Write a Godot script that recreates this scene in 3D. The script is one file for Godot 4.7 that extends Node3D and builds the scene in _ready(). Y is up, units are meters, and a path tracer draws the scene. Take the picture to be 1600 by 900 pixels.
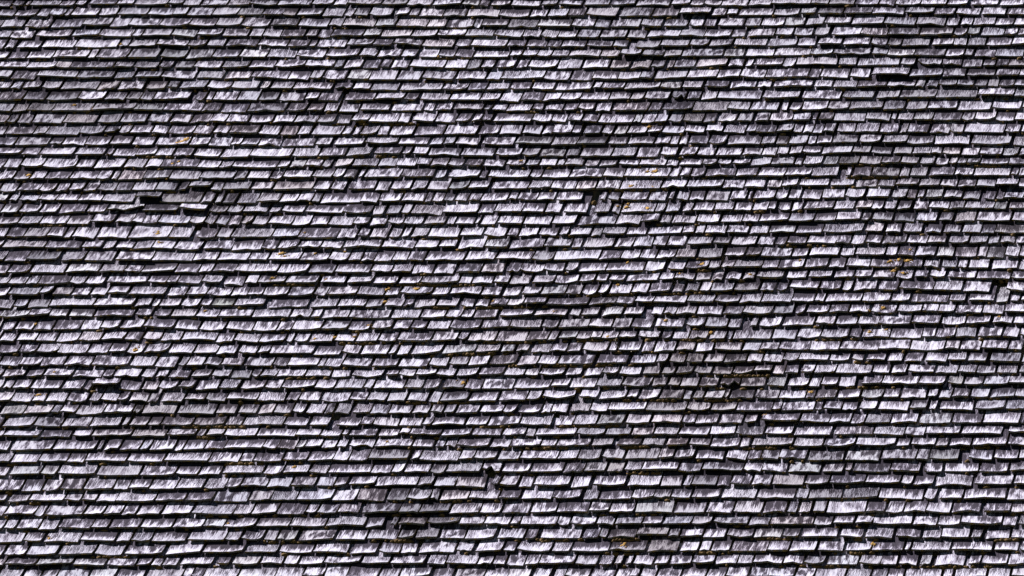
extends Node3D
# A weathered wooden shingle roof seen from the ground through a long lens.
# The photograph (1600 x 900) was read course by course: BUTT_Y holds the height of each course's lower
# edge at nine stations, JOINT_X the joints between its shingles. Every pixel is turned into a point of the
# roof plane; the shingles are then built there as tapered, cupped and curled boards that overlap.

const BUTT_Y := [
	[10,26,43,58,75,92,106,123,139,157,174,193,210,227,243,263,281,299,314,333,350,371,388,408,427,444,462,480,496,515,533,552,572,588,608,628,647,667,683,703,723,743,767,784,806,827,847,868,884,905],
	[7,24,41,57,72,92,107,122,139,157,173,192,209,227,243,262,280,298,315,330,349,372,389,408,425,443,461,478,494,513,532,552,573,590,609,628,647,665,681,703,723,744,765,784,805,826,847,867,884,904],
	[9,24,41,57,73,90,106,123,139,157,175,192,211,228,247,262,280,297,317,332,352,371,390,407,426,443,462,479,497,517,535,553,572,589,608,626,646,665,682,702,722,741,762,782,804,824,845,863,882,903],
	[8,25,42,57,72,89,106,126,141,157,173,192,211,225,242,259,278,297,316,335,351,371,388,408,427,443,462,479,497,515,534,555,573,588,608,627,647,666,681,698,719,739,758,782,802,822,843,864,881,903],
	[10,26,42,58,74,89,107,125,141,158,173,190,209,227,245,261,278,296,313,332,351,369,388,407,426,444,462,478,495,513,533,550,570,587,607,627,645,664,681,699,718,739,761,780,802,821,842,862,883,904],
	[8,26,43,59,74,89,107,124,139,156,174,192,209,225,245,258,277,295,313,332,350,366,386,405,423,438,458,474,492,512,528,549,568,585,604,623,642,663,680,696,717,737,760,780,802,821,841,862,883,903],
	[9,24,41,57,72,88,104,122,137,154,172,190,207,226,244,258,276,293,312,330,348,365,382,402,420,437,455,473,492,511,530,548,567,585,605,623,642,660,679,698,718,737,758,778,802,820,839,862,881,903],
	[7,22,38,55,71,85,102,121,137,154,171,188,207,223,239,256,275,290,309,327,345,363,382,399,417,433,452,472,489,508,528,547,564,583,603,622,641,661,680,698,719,738,758,778,802,820,841,862,883,904],
	[8,23,39,55,72,88,103,120,136,153,171,189,207,226,242,257,275,292,310,327,346,364,380,401,419,435,455,471,489,507,527,546,565,583,602,621,640,661,678,697,718,737,758,780,801,821,841,861,883,904]]
const JOINT_X := [
	[16,35,46,92,115,136,181,208,261,285,312,354,389,432,485,520,542,595,634,675,720,748,765,796,845,871,911,952,992,1046,1078,1099,1126,1168,1204,1266,1294,1335,1372,1398,1438,1478,1516,1560],
	[21,56,75,100,109,152,182,230,269,291,330,369,409,441,462,502,536,552,575,615,638,654,691,728,779,826,855,885,915,965,1018,1059,1110,1134,1152,1208,1248,1275,1318,1362,1412,1458,1491,1532,1572],
	[0,37,79,127,171,200,248,294,336,375,420,465,512,534,584,618,666,696,739,751,792,838,892,928,952,999,1035,1074,1099,1119,1162,1189,1224,1258,1286,1330,1379,1431,1476,1499,1520,1554,1582],
	[15,54,110,154,205,221,266,306,345,388,410,438,475,496,516,565,595,641,681,726,770,815,844,871,900,936,978,1010,1061,1099,1141,1168,1209,1239,1270,1299,1344,1386,1436,1489,1510,1531,1569,1589],
	[25,64,115,184,201,242,291,321,351,401,448,482,494,540,581,612,658,710,734,790,821,854,875,915,956,984,991,1030,1076,1106,1144,1198,1244,1275,1315,1359,1386,1408,1455,1489,1510,1540,1580],
	[11,40,80,136,148,198,248,290,330,372,416,461,506,559,588,625,654,684,710,738,795,815,838,860,888,936,968,1001,1036,1064,1129,1164,1209,1265,1300,1361,1386,1428,1476,1506,1522,1554,1598],
	[41,85,108,176,206,246,271,301,345,388,428,475,520,536,566,591,609,638,694,728,750,772,805,824,868,908,951,984,1015,1041,1052,1085,1136,1162,1176,1222,1242,1308,1339,1405,1430,1471,1502,1535,1555,1575],
	[15,55,118,176,209,250,304,349,391,449,482,502,542,576,618,658,711,758,782,848,889,925,965,999,1022,1072,1119,1155,1195,1262,1280,1326,1360,1420,1471,1509,1555,1592],
	[15,32,64,94,150,182,226,259,278,321,360,404,421,456,521,549,578,624,690,729,758,795,829,866,925,938,975,1030,1064,1098,1139,1181,1206,1269,1301,1338,1385,1429,1446,1465,1494,1521,1542,1560],
	[34,71,120,161,195,218,238,294,320,332,369,402,434,475,496,538,584,629,655,701,749,779,812,848,874,906,984,1004,1046,1071,1095,1119,1189,1250,1314,1368,1405,1461,1526,1584],
	[18,41,81,142,208,254,314,344,385,445,478,504,528,561,609,660,678,706,754,768,790,829,849,879,902,928,955,1012,1034,1081,1136,1170,1218,1232,1252,1292,1326,1378,1414,1448,1495,1548,1596],
	[25,49,96,152,185,228,264,296,326,351,388,425,458,494,525,548,575,621,642,679,711,736,750,769,830,861,884,908,934,988,1001,1022,1042,1066,1098,1120,1150,1178,1201,1238,1268,1276,1302,1351,1390,1401,1426,1501,1521,1555,1584],
	[6,51,71,122,160,184,202,235,262,300,331,356,402,436,464,486,532,549,562,588,606,646,692,745,780,814,846,862,892,910,938,958,979,1009,1034,1068,1101,1129,1164,1180,1212,1238,1254,1269,1285,1306,1336,1372,1405,1416,1451,1484,1505,1569],
	[21,76,96,131,170,204,240,295,325,360,375,402,439,491,520,568,620,670,691,710,751,861,900,949,980,1021,1046,1059,1074,1106,1134,1188,1211,1231,1261,1275,1300,1340,1378,1416,1458,1516,1581],
	[31,60,115,162,176,211,242,269,344,388,454,498,539,582,626,642,668,718,772,814,840,882,906,954,992,1030,1058,1088,1116,1159,1189,1212,1232,1252,1282,1331,1359,1394,1425,1454,1471,1501,1529,1566,1590],
	[4,31,65,118,144,191,225,250,308,342,362,432,451,476,501,520,549,590,618,649,671,698,725,752,788,819,841,869,880,912,935,966,998,1039,1060,1095,1120,1142,1172,1204,1240,1254,1284,1309,1341,1376,1405,1435,1461,1481,1495,1510,1531,1575],
	[19,46,68,108,150,172,184,222,264,311,364,384,420,441,485,519,535,558,568,624,678,699,748,762,826,846,888,941,974,1044,1060,1078,1101,1149,1182,1226,1266,1309,1319,1330,1361,1405,1420,1449,1491,1520,1578,1590],
	[26,60,85,106,129,151,179,205,241,276,291,328,346,390,425,488,514,542,586,609,641,665,701,729,766,825,859,899,930,968,1031,1071,1128,1162,1198,1220,1246,1296,1335,1371,1398,1434,1468,1495,1525,1555,1590],
	[29,58,86,121,158,208,248,311,335,346,370,400,436,462,485,500,562,589,626,662,675,692,709,730,750,792,808,838,868,910,948,968,1011,1042,1056,1075,1101,1138,1166,1176,1209,1231,1250,1284,1319,1352,1392,1415,1432,1444,1474,1502,1535,1556,1568],
	[28,60,89,134,165,222,276,325,354,378,420,438,475,534,579,600,625,641,690,745,771,815,850,879,918,926,954,969,1022,1038,1065,1081,1114,1146,1174,1199,1214,1235,1254,1302,1336,1361,1379,1400,1426,1450,1482,1506,1552,1575],
	[28,61,104,139,179,205,222,246,294,318,335,354,375,392,418,455,484,511,551,575,604,629,661,695,711,740,749,775,816,860,902,961,999,1030,1048,1086,1125,1159,1185,1231,1271,1305,1344,1360,1395,1430,1466,1490,1524,1579],
	[36,72,99,110,149,200,262,298,305,338,359,424,465,526,558,575,606,625,640,668,716,754,790,810,839,872,888,922,940,976,1011,1064,1085,1100,1134,1169,1201,1242,1285,1350,1382,1408,1444,1472,1502,1532,1554],
	[1,69,125,159,178,208,236,270,316,362,408,431,464,499,534,595,646,684,712,756,794,849,891,909,958,988,1018,1041,1072,1112,1141,1181,1210,1228,1260,1305,1328,1351,1376,1416,1448,1480,1514,1542,1562,1586],
	[5,40,94,129,180,236,300,338,386,418,468,511,542,564,584,612,636,662,725,772,831,864,935,969,998,1024,1054,1090,1130,1164,1188,1236,1262,1310,1336,1382,1402,1428,1461,1491,1526,1541,1569,1592],
	[10,45,100,154,194,220,272,309,331,366,432,480,521,578,611,642,676,712,750,790,811,848,881,902,946,1005,1041,1070,1105,1126,1145,1190,1215,1255,1294,1320,1359,1409,1442,1470,1495,1512,1548,1590],
	[11,40,58,108,132,165,229,260,276,312,349,381,402,444,498,540,581,622,655,716,735,770,794,831,865,904,929,950,976,1029,1052,1085,1111,1131,1158,1179,1226,1261,1301,1334,1362,1398,1426,1450,1478,1525,1578],
	[11,60,79,111,139,166,199,260,290,322,360,386,410,448,489,509,556,600,622,674,700,751,784,812,844,882,908,932,950,986,1011,1048,1068,1092,1110,1145,1185,1211,1231,1279,1314,1332,1370,1404,1458,1502,1548,1570],
	[20,41,75,144,208,235,248,281,310,329,364,418,484,526,600,628,646,680,718,741,764,792,816,852,919,961,990,1020,1071,1116,1154,1188,1236,1271,1288,1345,1391,1421,1482,1511,1555,1576,1594],
	[42,75,106,145,208,239,266,305,340,392,452,484,501,544,608,656,695,720,738,779,832,888,906,939,972,1005,1015,1036,1055,1086,1129,1159,1206,1240,1258,1295,1325,1359,1400,1440,1465,1491,1534,1568],
	[2,22,51,81,125,155,186,222,270,311,351,394,431,454,502,542,578,612,639,666,701,750,796,844,872,919,955,985,1021,1069,1101,1136,1158,1169,1184,1220,1272,1304,1339,1372,1422,1469,1509,1549,1582],
	[25,55,86,122,156,192,222,250,282,336,364,444,458,481,521,554,590,619,674,712,729,774,821,855,872,900,922,939,965,994,1031,1050,1075,1105,1134,1144,1204,1244,1281,1325,1346,1389,1440,1461,1491,1526,1565,1591],
	[28,55,89,135,169,196,224,260,301,338,370,402,419,488,532,562,605,618,640,690,742,780,804,829,859,884,908,949,965,1000,1020,1054,1085,1114,1159,1186,1215,1265,1311,1372,1421,1475,1499,1532,1574],
	[29,61,98,142,200,240,278,290,316,344,379,425,448,496,506,532,579,621,668,700,730,762,806,839,870,930,984,1024,1044,1070,1099,1130,1166,1190,1222,1246,1294,1328,1351,1384,1411,1445,1479,1510,1545],
	[2,39,66,112,159,175,218,241,261,296,328,359,392,405,431,475,516,548,601,621,648,680,711,746,786,818,842,882,911,940,965,1002,1032,1054,1082,1112,1144,1175,1205,1226,1250,1271,1305,1361,1391,1416,1461,1495,1525,1555,1591],
	[18,46,94,128,141,182,220,245,276,305,340,375,412,439,490,522,566,582,630,660,689,725,752,801,859,888,931,970,1016,1042,1061,1090,1122,1155,1196,1230,1262,1282,1308,1338,1345,1376,1434,1478,1505,1536,1575],
	[16,49,70,102,136,156,182,200,229,250,286,320,352,445,465,500,545,572,602,634,670,685,731,779,821,844,902,934,978,996,1028,1066,1080,1100,1129,1138,1178,1258,1272,1306,1344,1379,1405,1448,1465,1486,1514,1546,1585],
	[35,78,91,118,160,206,220,275,335,369,402,426,455,476,506,520,550,578,606,642,670,692,710,748,785,808,845,860,889,921,949,1008,1072,1108,1150,1206,1220,1271,1286,1314,1340,1370,1420,1450,1466,1522,1569],
	[2,50,96,138,188,200,230,250,300,350,378,441,481,515,524,560,582,622,658,674,725,762,810,866,895,931,976,1015,1065,1086,1121,1161,1186,1249,1295,1328,1351,1390,1434,1486,1535,1592],
	[61,111,142,205,259,305,320,348,400,461,499,532,544,591,622,638,688,736,782,821,835,899,944,985,1021,1058,1108,1148,1238,1302,1364,1412,1444,1500,1566,1574],
	[15,81,148,162,185,218,232,272,286,318,349,409,432,461,475,501,525,542,584,642,678,695,711,764,796,844,868,922,961,1001,1074,1110,1154,1172,1239,1285,1336,1398,1422,1461,1481,1518,1572],
	[59,104,131,196,255,325,372,395,440,480,519,544,575,640,655,716,738,776,812,870,901,938,975,1028,1051,1084,1132,1166,1188,1216,1261,1318,1375,1430,1451,1498,1512,1551,1591],
	[14,61,88,148,218,272,309,346,410,441,480,512,579,610,630,671,695,750,828,879,911,946,975,1001,1058,1095,1160,1189,1229,1282,1318,1331,1389,1441,1474,1529,1575],
	[31,66,92,130,176,200,232,274,318,350,375,416,452,492,522,544,585,651,675,712,758,778,808,832,889,925,980,1030,1066,1079,1119,1140,1172,1205,1255,1295,1351,1405,1426,1458,1520,1582],
	[11,44,99,125,150,180,240,289,332,388,422,462,518,554,602,635,670,686,731,778,814,861,909,935,986,1020,1046,1080,1124,1181,1242,1262,1315,1372,1441,1465,1505,1571],
	[52,69,128,160,189,211,250,298,364,392,431,475,495,525,565,622,654,701,748,782,828,869,919,950,991,1051,1102,1144,1190,1228,1245,1268,1290,1352,1382,1411,1446,1484,1536,1579],
	[4,24,60,90,141,168,218,268,316,348,398,451,508,569,600,620,665,715,755,795,812,869,889,930,959,1002,1034,1079,1112,1169,1201,1271,1299,1335,1362,1425,1464,1500,1565,1590],
	[34,66,124,179,204,235,292,350,375,410,432,464,522,572,620,646,685,726,774,819,842,908,935,948,992,1042,1061,1098,1135,1176,1221,1249,1310,1349,1396,1440,1470,1514,1538,1578],
	[6,38,89,146,194,256,315,380,434,488,546,591,625,651,711,741,784,806,860,892,951,1010,1061,1090,1110,1140,1198,1231,1275,1319,1361,1411,1422,1485,1551],
	[6,54,112,164,212,235,251,278,335,360,405,441,466,504,562,609,665,696,745,768,790,819,841,896,934,958,975,988,1020,1045,1080,1116,1151,1176,1222,1255,1290,1341,1375,1401,1435,1458,1511,1532,1574],
	[32,61,86,136,179,224,284,298,316,370,428,472,505,540,590,622,672,708,755,792,830,862,882,920,960,998,1025,1062,1102,1132,1170,1241,1271,1320,1359,1385,1412,1471,1489,1542]]

const STATION_X := [50.0, 230.0, 400.0, 600.0, 800.0, 980.0, 1150.0, 1330.0, 1500.0]
# places where a shingle is gone: course, from x, to x
const HOLES := [[18, 914, 938], [9, 527, 534], [42, 760, 767], [45, 603, 610], [26, 1550, 1567], [40, 1500, 1509], [47, 1006, 1012], [27, 410, 418], [23, 88, 92], [9, 300, 304]]
# broad patches of dark growth and brown staining: x, y, half width, half height, how dark, how brown
const STAINS := [[130, 160, 190, 75, 0.32, 0.1], [60, 15, 320, 70, 0.28, 0.0], [500, 20, 400, 60, 0.25, 0.1], [1000, 30, 450, 65, 0.25, 0.2], [1450, 110, 160, 110, 0.32, 0.0], [270, 310, 130, 42, 0.35, 0.0], [280, 660, 150, 45, 0.36, 0.7],
	[1120, 610, 120, 70, 0.42, 0.9], [630, 805, 75, 38, 0.55, 0.0], [1250, 730, 95, 50, 0.38, 0.2], [1390, 270, 95, 50, 0.4, 0.4], [860, 510, 170, 60, 0.2, 0.8], [920, 240, 110, 40, 0.3, 0.0], [1070, 150, 120, 60, 0.32, 0.0],
	[60, 480, 80, 60, 0.2, 0.0], [1130, 430, 100, 40, 0.25, 0.8], [420, 180, 140, 60, 0.26, 0.0], [1000, 700, 130, 45, 0.28, 0.8], [1500, 320, 90, 90, 0.28, 0.0], [30, 330, 60, 60, 0.32, 0.0], [120, 770, 120, 40, 0.25, 0.3], [1010, 855, 60, 25, 0.4, 0.5]]
# shingles that stand out: course, x, how (short = butt broken off, lift = tip stands up, dark, pale, green), how much
const ODD := [[17, 310, "short", 0.04], [18, 225, "short", 0.025], [18, 228, "lift", 0.014], [19, 300, "lift", 0.018], [19, 300, "pale", 1.3], [19, 195, "jag", 0.03], [18, 415, "lift", 0.01],
	[16, 460, "jag", 0.03], [34, 155, "lift", 0.02], [34, 155, "short", 0.015], [39, 555, "jag", 0.03], [27, 342, "green", 1.0], [20, 1418, "jag", 0.03], [20, 1418, "dark", 0.4], [9, 1055, "jag", 0.03],
	[9, 1055, "dark", 0.4], [12, 168, "jag", 0.03], [12, 168, "dark", 0.6], [4, 442, "jag", 0.02], [8, 525, "jag", 0.03], [10, 515, "jag", 0.02], [13, 920, "dark", 0.35], [14, 890, "dark", 0.4], [14, 890, "jag", 0.025],
	[19, 1565, "dark", 0.5], [36, 215, "dark", 0.4], [36, 212, "jag", 0.03], [35, 1100, "dark", 0.6], [34, 1128, "jag", 0.03], [42, 1088, "dark", 0.45], [42, 1098, "dark", 0.5], [31, 1100, "pale", 1.3],
	[26, 70, "lift", 0.012], [28, 70, "lift", 0.01], [7, 1370, "lift", 0.02], [7, 1370, "pale", 1.25], [9, 1555, "lift", 0.02], [9, 1555, "pale", 1.25], [17, 1570, "lift", 0.016], [17, 1570, "pale", 1.35],
	[6, 820, "pale", 1.4], [5, 985, "lift", 0.018], [1, 1090, "lift", 0.016], [22, 1410, "dark", 0.6], [20, 1375, "dark", 0.55], [40, 1470, "dark", 0.55], [45, 635, "dark", 0.4], [46, 635, "dark", 0.45], [44, 1110, "pale", 1.2],
	[47, 963, "jag", 0.02], [38, 980, "dark", 0.6], [12, 1222, "dark", 0.7], [8, 1465, "jag", 0.03], [8, 1465, "dark", 0.5], [3, 1405, "dark", 0.55], [6, 1460, "jag", 0.025], [35, 555, "pale", 1.25], [2, 1085, "pale", 1.3],
	[27, 838, "lift", 0.018], [27, 838, "pale", 1.3], [28, 815, "pale", 1.3], [25, 1145, "pale", 1.25], [20, 1010, "lift", 0.012], [41, 1175, "jag", 0.025], [38, 1260, "pale", 1.2], [37, 1560, "pale", 1.1], [43, 1030, "jag", 0.03],
	[31, 1270, "pale", 1.1], [13, 1395, "dark", 0.8], [41, 780, "jag", 0.03], [42, 775, "jag", 0.03], [46, 1000, "short", 0.03], [26, 1115, "short", 0.0], [18, 480, "jag", 0.02], [9, 140, "pale", 1.2], [22, 145, "pale", 1.0],
	[24, 18, "pale", 1.2], [14, 545, "dark", 0.7], [23, 28, "pale", 1.3], [21, 125, "pale", 1.35], [21, 170, "pale", 1.15], [33, 1150, "jag", 0.02], [33, 1190, "short", 0.02], [29, 1330, "pale", 0.9], [40, 1240, "pale", 0.9]]
# orange lichen (x, y, size in mm)
const LICHEN := [[284, 223, 24], [291, 218, 17], [46, 274, 15], [269, 257, 11], [280, 252, 9], [247, 366, 16], [215, 370, 10], [249, 379, 9], [260, 280, 7], [440, 396, 18], [445, 401, 11], [425, 434, 11], [509, 437, 10], [476, 364, 7], [492, 396, 8],
	[539, 392, 7], [567, 189, 20], [572, 186, 12], [686, 89, 9], [424, 192, 7], [1015, 197, 12], [1024, 267, 17], [1012, 268, 9], [986, 292, 13], [1020, 294, 11], [1004, 295, 8], [1012, 327, 15], [979, 324, 13], [965, 322, 9], [981, 318, 8],
	[1062, 427, 8], [980, 410, 9], [836, 442, 10], [815, 251, 9], [1419, 406, 16], [1405, 405, 11], [1391, 408, 13], [1396, 422, 12], [1412, 426, 12], [1250, 406, 7], [1422, 390, 9], [210, 549, 13], [60, 617, 13], [85, 582, 8],
	[56, 506, 8], [320, 486, 8], [607, 451, 14], [650, 451, 13], [601, 472, 14], [524, 527, 11], [554, 526, 8], [576, 509, 8], [724, 599, 13], [492, 531, 10], [857, 616, 12], [950, 527, 10], [1040, 501, 11], [1195, 647, 13],
	[865, 487, 8], [966, 444, 9], [1111, 519, 10], [1380, 482, 13], [1359, 519, 13], [1267, 612, 13], [1385, 515, 9], [1562, 494, 8], [460, 729, 13], [707, 811, 8], [975, 852, 14], [356, 820, 9], [77, 842, 9], [1366, 850, 12],
	[116, 164, 9], [143, 171, 9], [189, 70, 8], [1172, 429, 12], [1357, 487, 11], [605, 690, 6], [771, 470, 8], [1098, 413, 14]]
# brown moss cushions under the butts (x, y, spread in px, how many)
const MOSS := [[690, 476, 10, 16], [1100, 412, 9, 14], [1361, 268, 30, 26], [827, 171, 7, 12], [507, 246, 9, 10], [350, 658, 25, 18], [320, 684, 18, 14], [300, 666, 16, 12], [375, 728, 30, 22], [1150, 592, 34, 36], [1130, 615, 22, 16], [780, 478, 45, 26],
	[640, 450, 40, 14], [700, 445, 60, 16], [760, 665, 30, 14], [900, 665, 60, 22], [985, 700, 20, 14], [975, 852, 22, 18], [620, 845, 35, 18], [850, 700, 40, 20], [1010, 740, 25, 10], [1340, 862, 14, 14], [1570, 845, 18, 16],
	[1500, 880, 70, 24], [1290, 880, 50, 14], [980, 296, 40, 14], [690, 92, 26, 12], [600, 240, 30, 10], [640, 192, 30, 12], [1545, 258, 20, 12], [800, 533, 50, 16], [930, 533, 50, 18], [560, 535, 60, 18], [740, 553, 50, 18],
	[1100, 533, 60, 16], [1320, 527, 50, 12], [60, 780, 12, 8], [90, 350, 40, 8], [240, 240, 30, 12], [1540, 700, 20, 8], [1180, 700, 40, 14], [1020, 620, 60, 16], [1350, 605, 60, 12], [660, 627, 60, 14], [480, 590, 50, 10],
	[880, 570, 60, 14], [1200, 840, 40, 12], [1110, 860, 30, 10], [700, 780, 40, 10], [860, 842, 40, 12], [450, 845, 40, 10], [180, 868, 50, 12], [460, 445, 40, 10], [950, 462, 40, 12], [1080, 455, 60, 14], [1250, 385, 40, 8]]

const FOCAL := 11775.0        # pixels of a picture 1600 wide
const METRES_PER_PIXEL := 0.00325
const ROOF_PITCH := 45.0
const THICK := 0.0105
const BANDS := 9

var right_c: Vector3          # the roof's own axes in the camera's
var slope_c: Vector3
var normal_c: Vector3
var to_world: Basis           # roof axes (along the course, up the slope, outwards) to the world's
var centre := Vector3(0, 13.4, 0)
var eye: Vector3              # the camera in roof axes
var row_lines := {}
var wood: StandardMaterial3D
var rng := RandomNumberGenerator.new()

func _ready() -> void:
	set_camera_and_light()
	build_ground()
	var building := Node3D.new()
	building.name = "shingled_building"
	add_child(building)
	building.set_meta("label", "old building under a steep roof of silver grey wooden shingles with orange lichen")
	building.set_meta("category", "building")
	read_rows()
	var roof := build_body(building)
	wood = wood_material()
	build_shingles(roof)
	build_lichen(roof)
	build_moss(roof)
	build_twigs(roof)

func set_camera_and_light() -> void:
	slope_c = Vector3(0.34 * 6000.0, 6000.0, -FOCAL).normalized()
	right_c = Vector3(1, 0.004, 0)
	right_c.z = (right_c.x * slope_c.x + right_c.y * slope_c.y) / -slope_c.z
	right_c = right_c.normalized()
	normal_c = right_c.cross(slope_c)
	var p := deg_to_rad(ROOF_PITCH)
	to_world = Basis(Vector3(1, 0, 0), Vector3(0, sin(p), -cos(p)), Vector3(0, cos(p), sin(p)))
	var x_axis := to_world * Vector3(right_c.x, slope_c.x, normal_c.x)
	var y_axis := to_world * Vector3(right_c.y, slope_c.y, normal_c.y)
	var z_axis := to_world * Vector3(right_c.z, slope_c.z, normal_c.z)
	eye = Vector3(right_c.z, slope_c.z, normal_c.z) * FOCAL * METRES_PER_PIXEL
	var cam := Camera3D.new()
	cam.name = "camera"
	add_child(cam)
	cam.transform = Transform3D(Basis(x_axis, y_axis, z_axis), centre + to_world * eye)
	cam.fov = rad_to_deg(2.0 * atan(450.0 / FOCAL))
	cam.near = 0.5
	cam.far = 2000.0
	cam.current = true

	var sky_m := ProceduralSkyMaterial.new()
	sky_m.sky_top_color = Color(0.22, 0.29, 0.42)
	sky_m.sky_horizon_color = Color(0.46, 0.5, 0.58)
	sky_m.sky_curve = 0.12
	sky_m.ground_bottom_color = Color(0.1, 0.1, 0.08)
	sky_m.ground_horizon_color = Color(0.46, 0.5, 0.58)
	sky_m.sun_angle_max = 1.0
	var sky := Sky.new()
	sky.sky_material = sky_m
	var env := Environment.new()
	env.background_mode = Environment.BG_SKY
	env.sky = sky
	env.background_energy_multiplier = 0.2
	env.tonemap_mode = Environment.TONE_MAPPER_LINEAR
	env.tonemap_exposure = 2.3
	env.sdfgi_enabled = true
	env.ssao_enabled = true
	env.ssil_enabled = true
	var we := WorldEnvironment.new()
	we.name = "world_environment"
	we.environment = env
	add_child(we)

	# the sun stands behind the ridge, a little to the left, and rakes down the slope
	var above := deg_to_rad(25.5)
	var aside := deg_to_rad(44.0)
	var s := to_world * Vector3(-cos(above) * sin(aside), cos(above) * cos(aside), sin(above))
	var sun := DirectionalLight3D.new()
	sun.name = "sun"
	sun.light_color = Color(1.0, 0.975, 0.945)
	sun.light_energy = 1.6
	sun.light_angular_distance = 0.5
	sun.shadow_enabled = true
	add_child(sun)
	sun.transform = Transform3D(Basis.looking_at(-s, Vector3(0, 0, 1)), Vector3(0, 40, 0))

# ---------------------------------------------------------------- pixels and the roof plane
func roof_point(x: float, y: float, height := 0.0) -> Vector3:
	var d := Vector3((x - 800.0) / FOCAL, (450.0 - y) / FOCAL, -1.0)
	var r := Vector3(right_c.dot(d), slope_c.dot(d), normal_c.dot(d))
	return eye + r * ((height - eye.z) / r.z)

func pixel_of(p: Vector3) -> Vector2:
	var d := p - eye
	var c := right_c * d.x + slope_c * d.y + normal_c * d.z
	return Vector2(800.0 + FOCAL * c.x / -c.z, 450.0 - FOCAL * c.y / -c.z)

func world(p: Vector3) -> Vector3:
	return centre + to_world * p

func course_y(k: int, x: float) -> float:
	var n := STATION_X.size()
	var i := 0
	while i < n - 2 and x > STATION_X[i + 1]:
		i += 1
	var f: float = clampf((x - STATION_X[i]) / (STATION_X[i + 1] - STATION_X[i]), -0.3, 1.6)
	var a: float = BUTT_Y[i][k]
	var b: float = BUTT_Y[i + 1][k]
	var f2 := f if f < 0.0 or f > 1.0 else lerpf(f, smoothstep(0.0, 1.0, f), 0.5)
	return lerpf(a, b, f2)

const FIRST := -10
const LAST := 58

func read_rows() -> void:
	for k in range(0, BUTT_Y[0].size()):
		var pts := PackedVector2Array()
		for i in range(-8, 41):
			var x := i * 50.0
			var q := roof_point(x, course_y(k, x))
			pts.append(Vector2(q.x, q.y))
		row_lines[k] = pts

func butt_t(k: int, s: float) -> float:
	if k < 0:
		return butt_t(0, s) - k * 0.114 + 0.006 * sin(s * 2.3 + k * 1.7)
	if k > 49:
		return butt_t(49, s) - (k - 49) * 0.122 + 0.006 * sin(s * 2.1 + k * 1.3)
	var pts: PackedVector2Array = row_lines[k]
	var i := 0
	while i < pts.size() - 2 and s > pts[i + 1].x:
		i += 1
	var f := (s - pts[i].x) / (pts[i + 1].x - pts[i].x)
	return lerpf(pts[i].y, pts[i + 1].y, clampf(f, -1.0, 2.0))

func top_height(s: float, t: float) -> float:
	# height of the shingles' upper faces at a point of the roof plane
	for k in range(LAST, FIRST, -1):
		var a := butt_t(k, s)
		var b := butt_t(k - 1, s)
		if t >= a and t < b:
			return -THICK * (t - a) / (b - a)
	return -THICK

# ---------------------------------------------------------------- textures
func noise_bytes(seed_value: int, freq: float, w: int, h: int, squash: int, octaves := 2) -> PackedByteArray:
	var n := FastNoiseLite.new()
	n.seed = seed_value
	n.noise_type = FastNoiseLite.TYPE_SIMPLEX_SMOOTH
	n.frequency = freq
	n.fractal_octaves = octaves
	var im := n.get_image(w, maxi(4, h / squash), false, false, true)
	im.convert(Image.FORMAT_L8)
	if squash > 1:
		im.resize(w, h, Image.INTERPOLATE_CUBIC)
	return im.get_data()

func srgb8(v: float) -> int:
	v = clampf(v, 0.0, 1.0)
	return int(255.0 * (12.92 * v if v < 0.0031308 else 1.055 * pow(v, 1.0 / 2.4) - 0.055) + 0.5)

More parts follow.
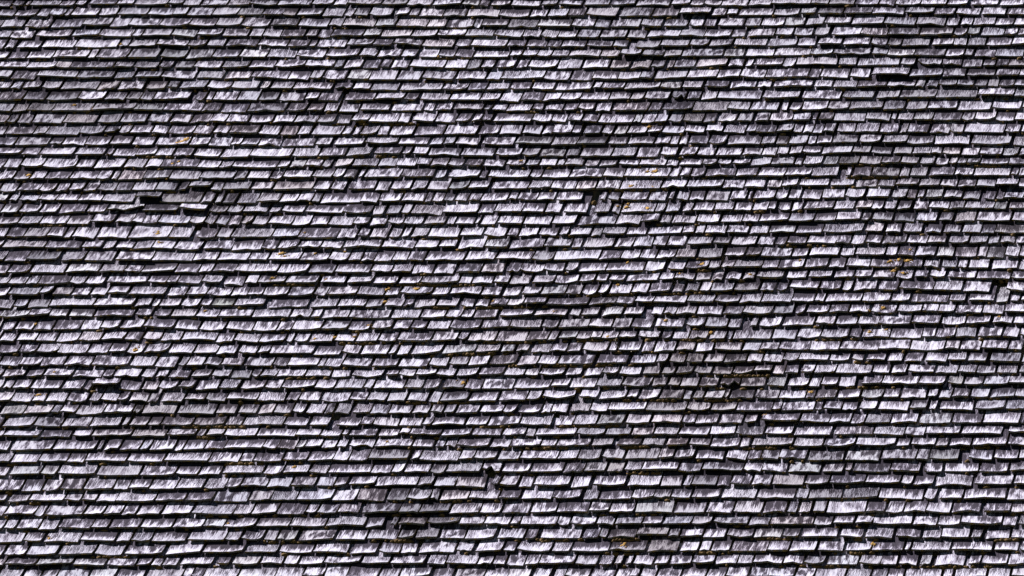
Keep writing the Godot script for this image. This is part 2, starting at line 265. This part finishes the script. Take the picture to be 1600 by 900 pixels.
func wood_material() -> StandardMaterial3D:
	# an atlas of weathered wood: eight bands of face grain (butt at the top of each band) and one of end grain
	var w := 2048
	var bh := 128
	var h := bh * BANDS
	var coarse := noise_bytes(11, 0.055, w, h, 6, 3)      # streaks along the grain
	var fine := noise_bytes(12, 0.23, w, h, 10, 2)
	var mottle := noise_bytes(13, 0.034, w, h, 2, 4)       # patches of algae and bleached wood
	var speck := noise_bytes(14, 0.27, w, h, 1, 2)
	var crack := noise_bytes(15, 0.09, w, h, 14, 1)
	var broad := noise_bytes(16, 0.009, w, h, 1, 2)
	var tongue := noise_bytes(17, 0.045, w, h, 24, 3)     # how far up the slope the bleached wood reaches before the painted shade
	var lut := PackedByteArray()
	for i in 1025:
		lut.append(srgb8(i / 1024.0))
	var data := PackedByteArray()
	data.resize(w * h * 3)
	var relief := PackedByteArray()
	relief.resize(w * h)
	# how each band of face grain has weathered: patches, coarse streaks, fine streaks, specks, broad patches, paleness, bleached end with painted shade above it, contrast
	var styles := [[0.7, 0.15, 0.3, 0.4, 0.3, 0.0, 0.3, 2.9], [0.3, 0.15, 0.5, 0.35, 0.25, 0.03, 0.5, 3.0], [0.35, 0.12, 0.35, 0.35, 0.3, -0.06, 0.85, 2.5], [0.35, 0.15, 0.35, 0.3, 0.4, 0.1, 0.35, 2.3],
		[0.25, 0.1, 0.45, 0.65, 0.25, 0.0, 0.25, 3.2], [0.55, 0.2, 0.35, 0.35, 0.3, -0.11, 0.3, 2.5], [0.25, 0.4, 0.45, 0.25, 0.25, 0.0, 0.55, 3.2], [0.95, 0.1, 0.3, 0.35, 0.4, 0.0, 0.3, 3.0]]
	for y in h:
		var band := y / bh
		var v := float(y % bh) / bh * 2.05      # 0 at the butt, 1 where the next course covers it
		for x in w:
			var i := y * w + x
			var g := coarse[i] / 255.0
			var f := fine[i] / 255.0
			var m := mottle[i] / 255.0
			var s := speck[i] / 255.0
			var c := crack[i] / 255.0
			var r: float
			var gr: float
			var b: float
			if band < 8:
				var st: Array = styles[band]
				var q: float = 0.75 * st[0] * (m - 0.5) + st[1] * (g - 0.5) + st[2] * (f - 0.5) + 1.05 * st[3] * (s - 0.5) + st[4] * (broad[i] / 255.0 - 0.5) + st[5]
				q += 1.3 * st[6] * clampf(0.3 + 0.4 * (tongue[i] / 255.0 - 0.5) + 0.2 * (m - 0.5) - v * 0.68, -0.3, 0.3)  # bleached butt end, plus the shade below the next course painted into the colour
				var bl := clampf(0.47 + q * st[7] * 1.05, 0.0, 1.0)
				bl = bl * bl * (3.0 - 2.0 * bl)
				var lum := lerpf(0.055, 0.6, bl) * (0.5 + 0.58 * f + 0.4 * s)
				if c < 0.2:
					lum *= lerpf(0.25, 1.0, clampf(c / 0.2 + 0.5 * (s - 0.5), 0.0, 1.0))
				r = lum * lerpf(0.93, 0.885, bl)
				gr = lum * lerpf(0.825, 0.88, bl)
				b = lum * lerpf(1.18, 1.1, bl)
				relief[i] = int(clampf(255.0 * (0.35 * f + 0.3 * g + 0.2 * s + 0.15 * minf(c * 4.0, 1.0)), 0.0, 255.0))
			else:
				# end grain and split sides: damp brown-grey wood with brown and olive growth
				var e := 0.1 + 0.18 * f * s
				var br := clampf((m - 0.52) * 5.0, 0.0, 1.0)
				r = e * lerpf(1.0, 1.7, br)
				gr = e * lerpf(0.95, 1.2, br)
				b = e * lerpf(0.9, 0.45, br)
				relief[i] = speck[i]
			data[i * 3] = lut[int(clampf(r, 0.0, 1.0) * 1024.0)]
			data[i * 3 + 1] = lut[int(clampf(gr, 0.0, 1.0) * 1024.0)]
			data[i * 3 + 2] = lut[int(clampf(b, 0.0, 1.0) * 1024.0)]
	var im := Image.create_from_data(w, h, false, Image.FORMAT_RGB8, data)
	var hm := Image.create_from_data(w, h, false, Image.FORMAT_L8, relief)
	hm.bump_map_to_normal_map(2.0)
	var mat := StandardMaterial3D.new()
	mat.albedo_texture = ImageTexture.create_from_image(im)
	mat.normal_enabled = true
	mat.normal_texture = ImageTexture.create_from_image(hm)
	mat.normal_scale = 0.7
	mat.vertex_color_use_as_albedo = true
	mat.roughness = 0.85
	mat.metallic_specular = 0.06
	return mat

func noise_material(dark: Color, light: Color, freq: float, rough: float) -> StandardMaterial3D:
	var n := FastNoiseLite.new()
	n.seed = 5
	n.frequency = freq
	n.fractal_octaves = 4
	var ramp := Gradient.new()
	ramp.set_color(0, dark.linear_to_srgb())
	ramp.set_color(1, light.linear_to_srgb())
	var tex := NoiseTexture2D.new()
	tex.width = 512
	tex.height = 512
	tex.seamless = true
	tex.noise = n
	tex.color_ramp = ramp
	var m := StandardMaterial3D.new()
	m.albedo_texture = tex
	m.uv1_triplanar = true
	m.uv1_world_triplanar = true
	m.uv1_scale = Vector3(2, 2, 2)
	m.roughness = rough
	return m

# ---------------------------------------------------------------- mesh collecting
class Shape:
	var v := PackedVector3Array()
	var n := PackedVector3Array()
	var uv := PackedVector2Array()
	var tan := PackedFloat32Array()
	var c := PackedColorArray()
	var ix := PackedInt32Array()
	func put(p: Vector3, normal: Vector3, t: Vector3, u: Vector2, col: Color) -> int:
		v.append(p); n.append(normal); uv.append(u); c.append(col)
		tan.append(t.x); tan.append(t.y); tan.append(t.z); tan.append(1.0)
		return v.size() - 1
	func quad(a: int, b: int, d: int, e: int) -> void:
		ix.append(a); ix.append(b); ix.append(d)
		ix.append(a); ix.append(d); ix.append(e)
	func mesh(m: Material) -> ArrayMesh:
		var arr := []
		arr.resize(Mesh.ARRAY_MAX)
		arr[Mesh.ARRAY_VERTEX] = v
		arr[Mesh.ARRAY_NORMAL] = n
		arr[Mesh.ARRAY_TANGENT] = tan
		arr[Mesh.ARRAY_TEX_UV] = uv
		arr[Mesh.ARRAY_COLOR] = c
		arr[Mesh.ARRAY_INDEX] = ix
		var am := ArrayMesh.new()
		am.add_surface_from_arrays(Mesh.PRIMITIVE_TRIANGLES, arr)
		am.surface_set_material(0, m)
		return am

func add_part(called: String, mesh: Mesh, parent: Node3D, at := Vector3.ZERO, stuff := false) -> MeshInstance3D:
	var o := MeshInstance3D.new()
	o.name = called
	o.mesh = mesh
	o.position = at
	parent.add_child(o, true)
	if stuff:
		o.set_meta("kind", "stuff")
	return o

# ---------------------------------------------------------------- setting
func build_ground() -> void:
	var pm := PlaneMesh.new()
	pm.size = Vector2(1600, 1600)
	pm.material = noise_material(Color(0.03, 0.045, 0.018), Color(0.075, 0.095, 0.035), 0.03, 0.95)
	var g := MeshInstance3D.new()
	g.name = "ground"
	g.mesh = pm
	g.set_meta("kind", "structure")
	add_child(g)

func prism(profile: Array, half: float) -> SurfaceTool:
	var st := SurfaceTool.new()
	st.begin(Mesh.PRIMITIVE_TRIANGLES)
	var poly := PackedVector2Array(profile)
	var tri := Geometry2D.triangulate_polygon(poly)
	for side in [-half, half]:
		for i in range(0, tri.size(), 3):
			for j in ([0, 1, 2] if side > 0 else [0, 2, 1]):
				var q: Vector2 = poly[tri[i + j]]
				st.add_vertex(Vector3(side, q.y, q.x))
	for i in poly.size():
		var a: Vector2 = poly[i]
		var b: Vector2 = poly[(i + 1) % poly.size()]
		for q in [Vector3(-half, a.y, a.x), Vector3(half, a.y, a.x), Vector3(half, b.y, b.x), Vector3(-half, a.y, a.x), Vector3(half, b.y, b.x), Vector3(-half, b.y, b.x)]:
			st.add_vertex(q)
	st.generate_normals()
	return st

func build_body(building: Node3D) -> MeshInstance3D:
	# what carries the shingles: the boarded roof on the building's walls, wholly under the shingles
	var half := 4.6
	var up := butt_t(FIRST, 0.0) + 0.2
	var down := butt_t(LAST, 0.0) - 0.05
	var top := world(Vector3(0, up, -0.052))
	var low := world(Vector3(0, down, -0.052))
	var back := top.z - (low.z - top.z)
	var cover := prism([Vector2(top.z, top.y), Vector2(low.z, low.y), Vector2(low.z - 0.08, low.y - 0.18), Vector2(back + 0.08, low.y - 0.18), Vector2(back, low.y)], half)
	cover.set_material(noise_material(Color(0.3, 0.26, 0.21), Color(0.42, 0.37, 0.3), 0.02, 0.9))
	var walls := prism([Vector2(low.z - 0.5, low.y - 0.185), Vector2(low.z - 0.5, 0), Vector2(back + 0.5, 0), Vector2(back + 0.5, low.y - 0.185)], half - 0.4)
	walls.set_material(noise_material(Color(0.28, 0.26, 0.23), Color(0.4, 0.38, 0.34), 0.02, 0.9))
	add_part("wall", walls.commit(), building)
	return add_part("roof", cover.commit(), building)

# ---------------------------------------------------------------- shingles
func add_shingle(sh: Shape, q: Dictionary, origin: Vector3) -> void:
	# q: s0 s1 (sides), t0 t1 (butt at either side), e (exposed length), th, curl, cup, twist, lift, lean, jag, tone, band, u, drop
	var cols := 5
	var e: float = q.e
	var along := [0.0, 0.16 * e, 0.42 * e, 1.04 * e, 2.05 * e]
	var grid := []
	var width: float = q.s1 - q.s0
	for j in along.size():
		var line := PackedVector3Array()
		var tt: float = along[j]
		var tip := maxf(0.0, 1.0 - tt / (0.62 * e))
		var w := maxf(0.0, 1.0 - tt / (1.15 * e))
		for i in cols:
			var u := float(i) / (cols - 1)
			var cut: float = q.jag[i] * maxf(0.0, 1.0 - tt / (0.7 * e)) if j > 0 else q.jag[i]
			var t: float = lerpf(q.t0, q.t1, u) + tt
			if j < 3:
				t = maxf(t, lerpf(q.t0, q.t1, u) + cut + tt * (1.0 - cut / e) if cut > 0.0 else t + cut)
			var s: float = lerpf(q.s0, q.s1, u) + q.lean * tt + (q.flare * (u - 0.5) * tt)
			var z: float = q.drop - THICK * tt / e + (q.th - THICK) * w + q.lift * maxf(0.0, 1.0 - tt / (1.6 * e)) + q.curl * tip * tip
			z += (q.cup * (pow(2.0 * u - 1.0, 2) - 0.35) + q.twist * (2.0 * u - 1.0)) * w + q.wave[i] * w
			line.append(Vector3(s, t, z))
		grid.append(line)
	var tone: Color = q.tone
	var v0: float = q.band * (1.0 / BANDS)
	var du: float = width / 2.6
	var face := []
	for j in along.size():
		var idx := []
		for i in cols:
			var a: Vector3 = grid[j][mini(i + 1, cols - 1)] - grid[j][maxi(i - 1, 0)]
			var b: Vector3 = grid[mini(j + 1, along.size() - 1)][i] - grid[maxi(j - 1, 0)][i]
			var nn := (to_world * a.cross(b)).normalized()
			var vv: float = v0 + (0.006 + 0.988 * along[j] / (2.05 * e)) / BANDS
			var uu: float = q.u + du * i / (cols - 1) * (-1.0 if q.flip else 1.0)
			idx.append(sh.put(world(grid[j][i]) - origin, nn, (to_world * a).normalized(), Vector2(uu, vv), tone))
		face.append(idx)
	for j in along.size() - 1:
		for i in cols - 1:
			sh.quad(face[j][i], face[j + 1][i], face[j + 1][i + 1], face[j][i + 1])
	# butt
	var ev := 8.0 / BANDS
	var nb := to_world * Vector3(0, -1, 0)
	var tb := to_world * Vector3(1, 0, 0)
	var up_i := []
	var lo_i := []
	var low := PackedVector3Array()
	for i in cols:
		var p: Vector3 = grid[0][i]
		var pl := p + Vector3(0, 0.0015, -q.th * 0.97)
		low.append(pl)
		var uu: float = q.u + du * i / (cols - 1)
		up_i.append(sh.put(world(p) - origin, nb, tb, Vector2(uu, ev + 0.25 / BANDS), Color.WHITE))
		lo_i.append(sh.put(world(pl) - origin, nb, tb, Vector2(uu, ev + 0.35 / BANDS), Color.WHITE))
	for i in cols - 1:
		sh.quad(lo_i[i], up_i[i], up_i[i + 1], lo_i[i + 1])
	# sides
	for side in [0, cols - 1]:
		var ns := to_world * Vector3(-1 if side == 0 else 1, 0, 0)
		var prev := []
		for j in [0, 2, 3, 4]:
			var p: Vector3 = grid[j][side]
			var depth: float = q.th * (1.0 - 0.34 * along[j] / e)
			var uu: float = q.u + along[j] / 2.6
			var pair := [sh.put(world(p) - origin, ns, nb, Vector2(uu, ev + 0.55 / BANDS), Color.WHITE), sh.put(world(p + Vector3(0, 0, -depth)) - origin, ns, nb, Vector2(uu, ev + 0.65 / BANDS), Color.WHITE)]
			if prev:
				if side == 0:
					sh.quad(prev[1], pair[1], pair[0], prev[0])
				else:
					sh.quad(prev[0], pair[0], pair[1], prev[1])
			prev = pair
	# underside of the free end, which follows the upper face
	var nd := to_world * Vector3(0, 0, -1)
	var last := []
	for j in [0, 2, 3]:
		var line := []
		for i in cols:
			var p: Vector3 = low[i] if j == 0 else grid[j][i] + Vector3(0, 0, -q.th * (1.0 - 0.34 * along[j] / e))
			line.append(sh.put(world(p) - origin, nd, tb, Vector2(q.u + du * i / (cols - 1), ev + (0.7 + 0.07 * j) / BANDS), Color.WHITE))
		if last:
			for i in cols - 1:
				sh.quad(last[i], last[i + 1], line[i + 1], line[i])
		last = line

func course_joints(k: int) -> Array:
	# joints of a course as positions along it, with random ones where the photograph does not reach
	var out := []
	var edge_l := roof_point(-330.0, 450.0).x
	var edge_r := roof_point(1930.0, 450.0).x
	if k >= 0 and k <= 49:
		var xs: Array = JOINT_X[k]
		var filled := []
		for i in xs.size():
			filled.append(float(xs[i]))
			if i < xs.size() - 1 and xs[i + 1] - xs[i] > 72:
				filled.append(lerpf(xs[i], xs[i + 1], rng.randf_range(0.4, 0.6)))
		for x in filled:
			out.append(roof_point(x, course_y(k, x)).x)
	else:
		out.append(rng.randf_range(-0.1, 0.1))
	while out[0] > edge_l:
		out.push_front(out[0] - shingle_width())
	while out[-1] < edge_r:
		out.append(out[-1] + shingle_width())
	return out

func shingle_width() -> float:
	return clampf(rng.randfn(0.125, 0.038), 0.05, 0.23)

func build_shingles(roof: Node3D) -> void:
	rng.seed = 4711
	var tone_noise := FastNoiseLite.new()
	tone_noise.seed = 3
	tone_noise.frequency = 0.9
	tone_noise.fractal_octaves = 3
	var all := []
	for k in range(FIRST, LAST + 1):
		var js := course_joints(k)
		for i in js.size() - 1:
			var s0: float = js[i]
			var s1: float = js[i + 1]
			var mid := 0.5 * (s0 + s1)
			var px := pixel_of(Vector3(mid, butt_t(k, mid), 0.0))
			var gap := 0.006 + 0.0145 * pow(rng.randf(), 1.2)
			var a := s0 + gap * 0.5
			var b := s1 - gap * 0.5 - (0.009 if rng.randf() < 0.09 else 0.0)
			var gone := false
			for hole in HOLES:
				if hole[0] == k:
					var h0 := roof_point(hole[1], course_y(k, hole[1])).x
					var h1 := roof_point(hole[2], course_y(k, hole[2])).x
					if h0 < b and h1 > a:
						if h0 - a > b - h1:
							b = minf(b, h0)
						else:
							a = maxf(a, h1)
						if b - a < 0.012:
							gone = true
			if gone or b - a < 0.012:
				continue
			var e := butt_t(k - 1, mid) - butt_t(k, mid)
			var q := {"k": k, "s0": a, "s1": b, "e": e}
			var off := clampf(rng.randfn(0.0, 0.0036), -0.01, 0.01)
			var tilt := rng.randfn(0.0, 0.004)
			off += 0.008 * tone_noise.get_noise_2d(mid * 2.4 + 90.0, k * 0.55)
			q.t0 = butt_t(k, a) + off - tilt
			q.t1 = butt_t(k, b) + off + tilt
			q.th = clampf(rng.randfn(THICK, 0.0011), 0.0075, 0.0135)
			q.curl = maxf(0.0, rng.randfn(0.0076, 0.0026))
			q.cup = rng.randfn(0.0006, 0.003)
			q.twist = rng.randfn(0.0, 0.0015)
			q.lift = maxf(0.0, rng.randfn(-0.0004, 0.0012))
			q.drop = 0.0
			q.lean = rng.randfn(0.0, 0.018)
			q.flare = -maxf(0.0, rng.randfn(0.01, 0.02)) * 0.3
			var jag := []
			var wave := []
			var bow := rng.randfn(-0.001, 0.0048)
			var rough := 0.0014 if rng.randf() < 0.86 else 0.005
			for c in 5:
				jag.append(rng.randfn(0.0, rough) + bow * (absf(c - 2.0) - 1.0))
				wave.append(rng.randfn(0.0, 0.001))
			var at_t := butt_t(k, mid)
			var region := tone_noise.get_noise_2d(mid, at_t)
			var edge := 0.5 * tone_noise.get_noise_2d(mid * 3.0 + 40.0, at_t * 3.0)
			var dark := 0.0
			var brown := 0.0
			for stain in STAINS:
				var far := Vector2((px.x - stain[0]) / stain[2], (px.y - stain[1]) / stain[3]).length() + edge + rng.randfn(0.0, 0.12)
				var soak: float = stain[4] * (1.0 - smoothstep(0.55, 1.15, far))
				dark = maxf(dark, soak)
				brown = maxf(brown, soak * stain[5])
			var tone := clampf(exp(rng.randfn(0.0, 0.15)) * (1.04 + 0.55 * region) * (1.0 - 1.15 * dark), 0.25, 1.45)
			if rng.randf() < 0.04:
				tone *= 0.62
			var tint := Color(1.0 + 0.06 * brown, 1.0 - 0.02 * brown, 1.0 - 0.15 * brown)
			var odd_hue := rng.randf()
			if odd_hue < 0.05:
				tint = Color(1.03, 0.99, 0.94)
			elif odd_hue < 0.1:
				tint = Color(0.98, 1.01, 0.96)
			for odd in ODD:
				if odd[0] == k and absf(px.x - odd[1]) < 0.5 * (s1 - s0) / METRES_PER_PIXEL:
					match odd[2]:
						"short":
							q.t0 += odd[3]
							q.t1 += odd[3]
						"lift":
							q.lift += odd[3] * 0.5
							q.curl += odd[3] * 0.4
						"jag":
							for c in 5:
								jag[c] = absf(rng.randfn(0.0, odd[3] * 0.6))
						"dark", "pale":
							tone = odd[3] * 0.95
						"green":
							tint = Color(0.86, 0.92, 0.76)
							tone = 0.75
			q.jag = jag
			q.wave = wave
			var warm := rng.randfn(0.0, 0.012)
			q.tone = Color(tone * tint.r * (1.0 + warm), tone * tint.g, tone * tint.b * (1.0 - warm))
			q.band = rng.randi_range(0, 7)
			var du := (b - a) / 2.6
			q.flip = rng.randf() < 0.5
			q.u = rng.randf_range(du + 0.01, 0.99) if q.flip else rng.randf_range(0.01, 0.99 - du)
			q.area = (b - a) * e
			q.px = px
			var inside := px.x > 24.0 and px.x < 1576.0 and px.y > 18.0 and px.y < 898.0
			q.rank = q.area if inside else -1.0
			all.append(q)
	var order := all.duplicate()
	order.sort_custom(func(x, y): return x.rank > y.rank)
	var own := {}
	for i in 300:
		own[order[i]["k"] * 100000 + int(order[i]["px"].x * 10.0)] = true
	var rest := Shape.new()
	for q in all:
		if own.has(q.k * 100000 + int(q.px.x * 10.0)):
			var sh := Shape.new()
			var at := world(Vector3(0.5 * (q.s0 + q.s1), 0.5 * (q.t0 + q.t1), 0.0))
			add_shingle(sh, q, at)
			add_part("shingle", sh.mesh(wood), roof, at)
		else:
			add_shingle(rest, q, Vector3.ZERO)
	add_part("shingles", rest.mesh(wood), roof, Vector3.ZERO, true)
	print("shingles ", all.size())

# ---------------------------------------------------------------- what grows and lies on them
func blob(sh: Shape, at: Vector3, size: Vector3, rough: float, hue := Color.WHITE) -> void:
	# a lumpy cushion: rings round its outward axis
	var segs := 9
	var rings := 3
	var idx := []
	var turn := rng.randf() * TAU
	var radii := []
	for i in segs:
		radii.append(1.0 + rng.randfn(0.0, rough))
	var pts := []
	for j in rings + 1:
		var line := []
		var a := float(j) / rings * PI * 0.5
		for i in segs:
			var w := turn + TAU * i / segs
			var r: float = cos(a) * radii[i] * (1.0 + rng.randfn(0.0, rough * 0.3))
			var z := sin(a) * (1.0 + rng.randfn(0.0, rough * 0.3)) if j > 0 else -0.8
			line.append(at + Vector3(cos(w) * r * size.x, sin(w) * r * size.y, z * size.z))
		pts.append(line)
	for j in rings + 1:
		var row := []
		for i in segs:
			var p: Vector3 = pts[j][i]
			var n := Vector3((p.x - at.x) / size.x, (p.y - at.y) / size.y, maxf(0.1, (p.z - at.z) / size.z)).normalized()
			row.append(sh.put(world(p), (to_world * n).normalized(), to_world * Vector3(1, 0, 0), Vector2(p.x, p.y), hue))
		idx.append(row)
	for j in rings:
		for i in segs:
			var i2 := (i + 1) % segs
			sh.quad(idx[j][i], idx[j + 1][i], idx[j + 1][i2], idx[j][i2])

func build_lichen(roof: Node3D) -> void:
	rng.seed = 99
	var orange := noise_material(Color(0.13, 0.07, 0.01), Color(0.42, 0.23, 0.015), 0.12, 0.95)
	orange.uv1_scale = Vector3(6, 6, 6)
	orange.vertex_color_use_as_albedo = true
	for l in LICHEN:
		var p := roof_point(l[0], l[1], -0.004)
		var sh := Shape.new()
		var r: float = l[2] * 0.0012
		for i in 13:
			var near := i < 4
			var d := Vector2(rng.randfn(0.0, 0.35 if near else 0.9), rng.randfn(0.0, 0.6 if near else 1.3)) * r if i > 0 else Vector2.ZERO
			var z := top_height(p.x + d.x, p.y + d.y) + 0.001
			var f := 0.7 if i == 0 else (rng.randf_range(0.35, 0.6) if near else rng.randf_range(0.1, 0.28))
			var hue := Color.WHITE if near else Color(0.4, 0.33, 0.3).lerp(Color.WHITE, rng.randf() * 0.8)
			blob(sh, Vector3(p.x + d.x, p.y + d.y, z), Vector3(r * f, r * f * 1.4, 0.003), 0.3, hue)
		add_part("lichen", sh.mesh(orange), roof)

func build_moss(roof: Node3D) -> void:
	rng.seed = 123
	var brown := noise_material(Color(0.045, 0.03, 0.01), Color(0.22, 0.125, 0.03), 0.12, 1.0)
	brown.uv1_scale = Vector3(5, 5, 5)
	var sh := Shape.new()
	for m in MOSS:
		for i in m[3]:
			var x: float = m[0] + rng.randfn(0.0, m[2] * 0.55)
			var y: float = m[1] + rng.randfn(0.0, 2.0)
			cushion(sh, x, y)
	for i in 520:
		cushion(sh, rng.randf_range(-100.0, 1700.0), rng.randf_range(0.0, 900.0))
	add_part("moss", sh.mesh(brown), roof, Vector3.ZERO, true)

func cushion(sh: Shape, x: float, y: float) -> void:
	var p := roof_point(x, y)
	var best := 0
	var gap := 1e9
	for k in range(0, 50):
		var d := absf(butt_t(k, p.x) - p.y)
		if d < gap:
			gap = d
			best = k
	var t := butt_t(best, p.x) - rng.randf_range(0.002, 0.01)
	var w := rng.randf_range(0.007, 0.02)
	blob(sh, Vector3(p.x, t, -THICK + 0.001), Vector3(w, rng.randf_range(0.006, 0.014), rng.randf_range(0.006, 0.013)), 0.25)

func build_twigs(roof: Node3D) -> void:
	# a pale splinter caught between two courses
	rng.seed = 7
	var m := noise_material(Color(0.42, 0.4, 0.38), Color(0.6, 0.58, 0.56), 0.1, 0.9)
	var sh := Shape.new()
	var a := roof_point(961, 529, 0.004)
	var b := roof_point(965, 545, 0.002)
	var d := (b - a).normalized()
	var side := d.cross(Vector3(0, 0, 1)).normalized()
	var prev := []
	for j in 5:
		var c := a.lerp(b, j / 4.0) + side * 0.004 * sin(j * 1.4)
		var ring := []
		for i in 6:
			var w := TAU * i / 6.0
			var n := side * cos(w) + Vector3(0, 0, 1) * sin(w)
			ring.append(sh.put(world(c + n * lerpf(0.0032, 0.0015, j / 4.0)), (to_world * n).normalized(), to_world * d, Vector2(0, 0), Color.WHITE))
		if prev:
			for i in 6:
				sh.quad(prev[i], ring[i], ring[(i + 1) % 6], prev[(i + 1) % 6])
		prev = ring
	add_part("splinter", sh.mesh(m), roof)
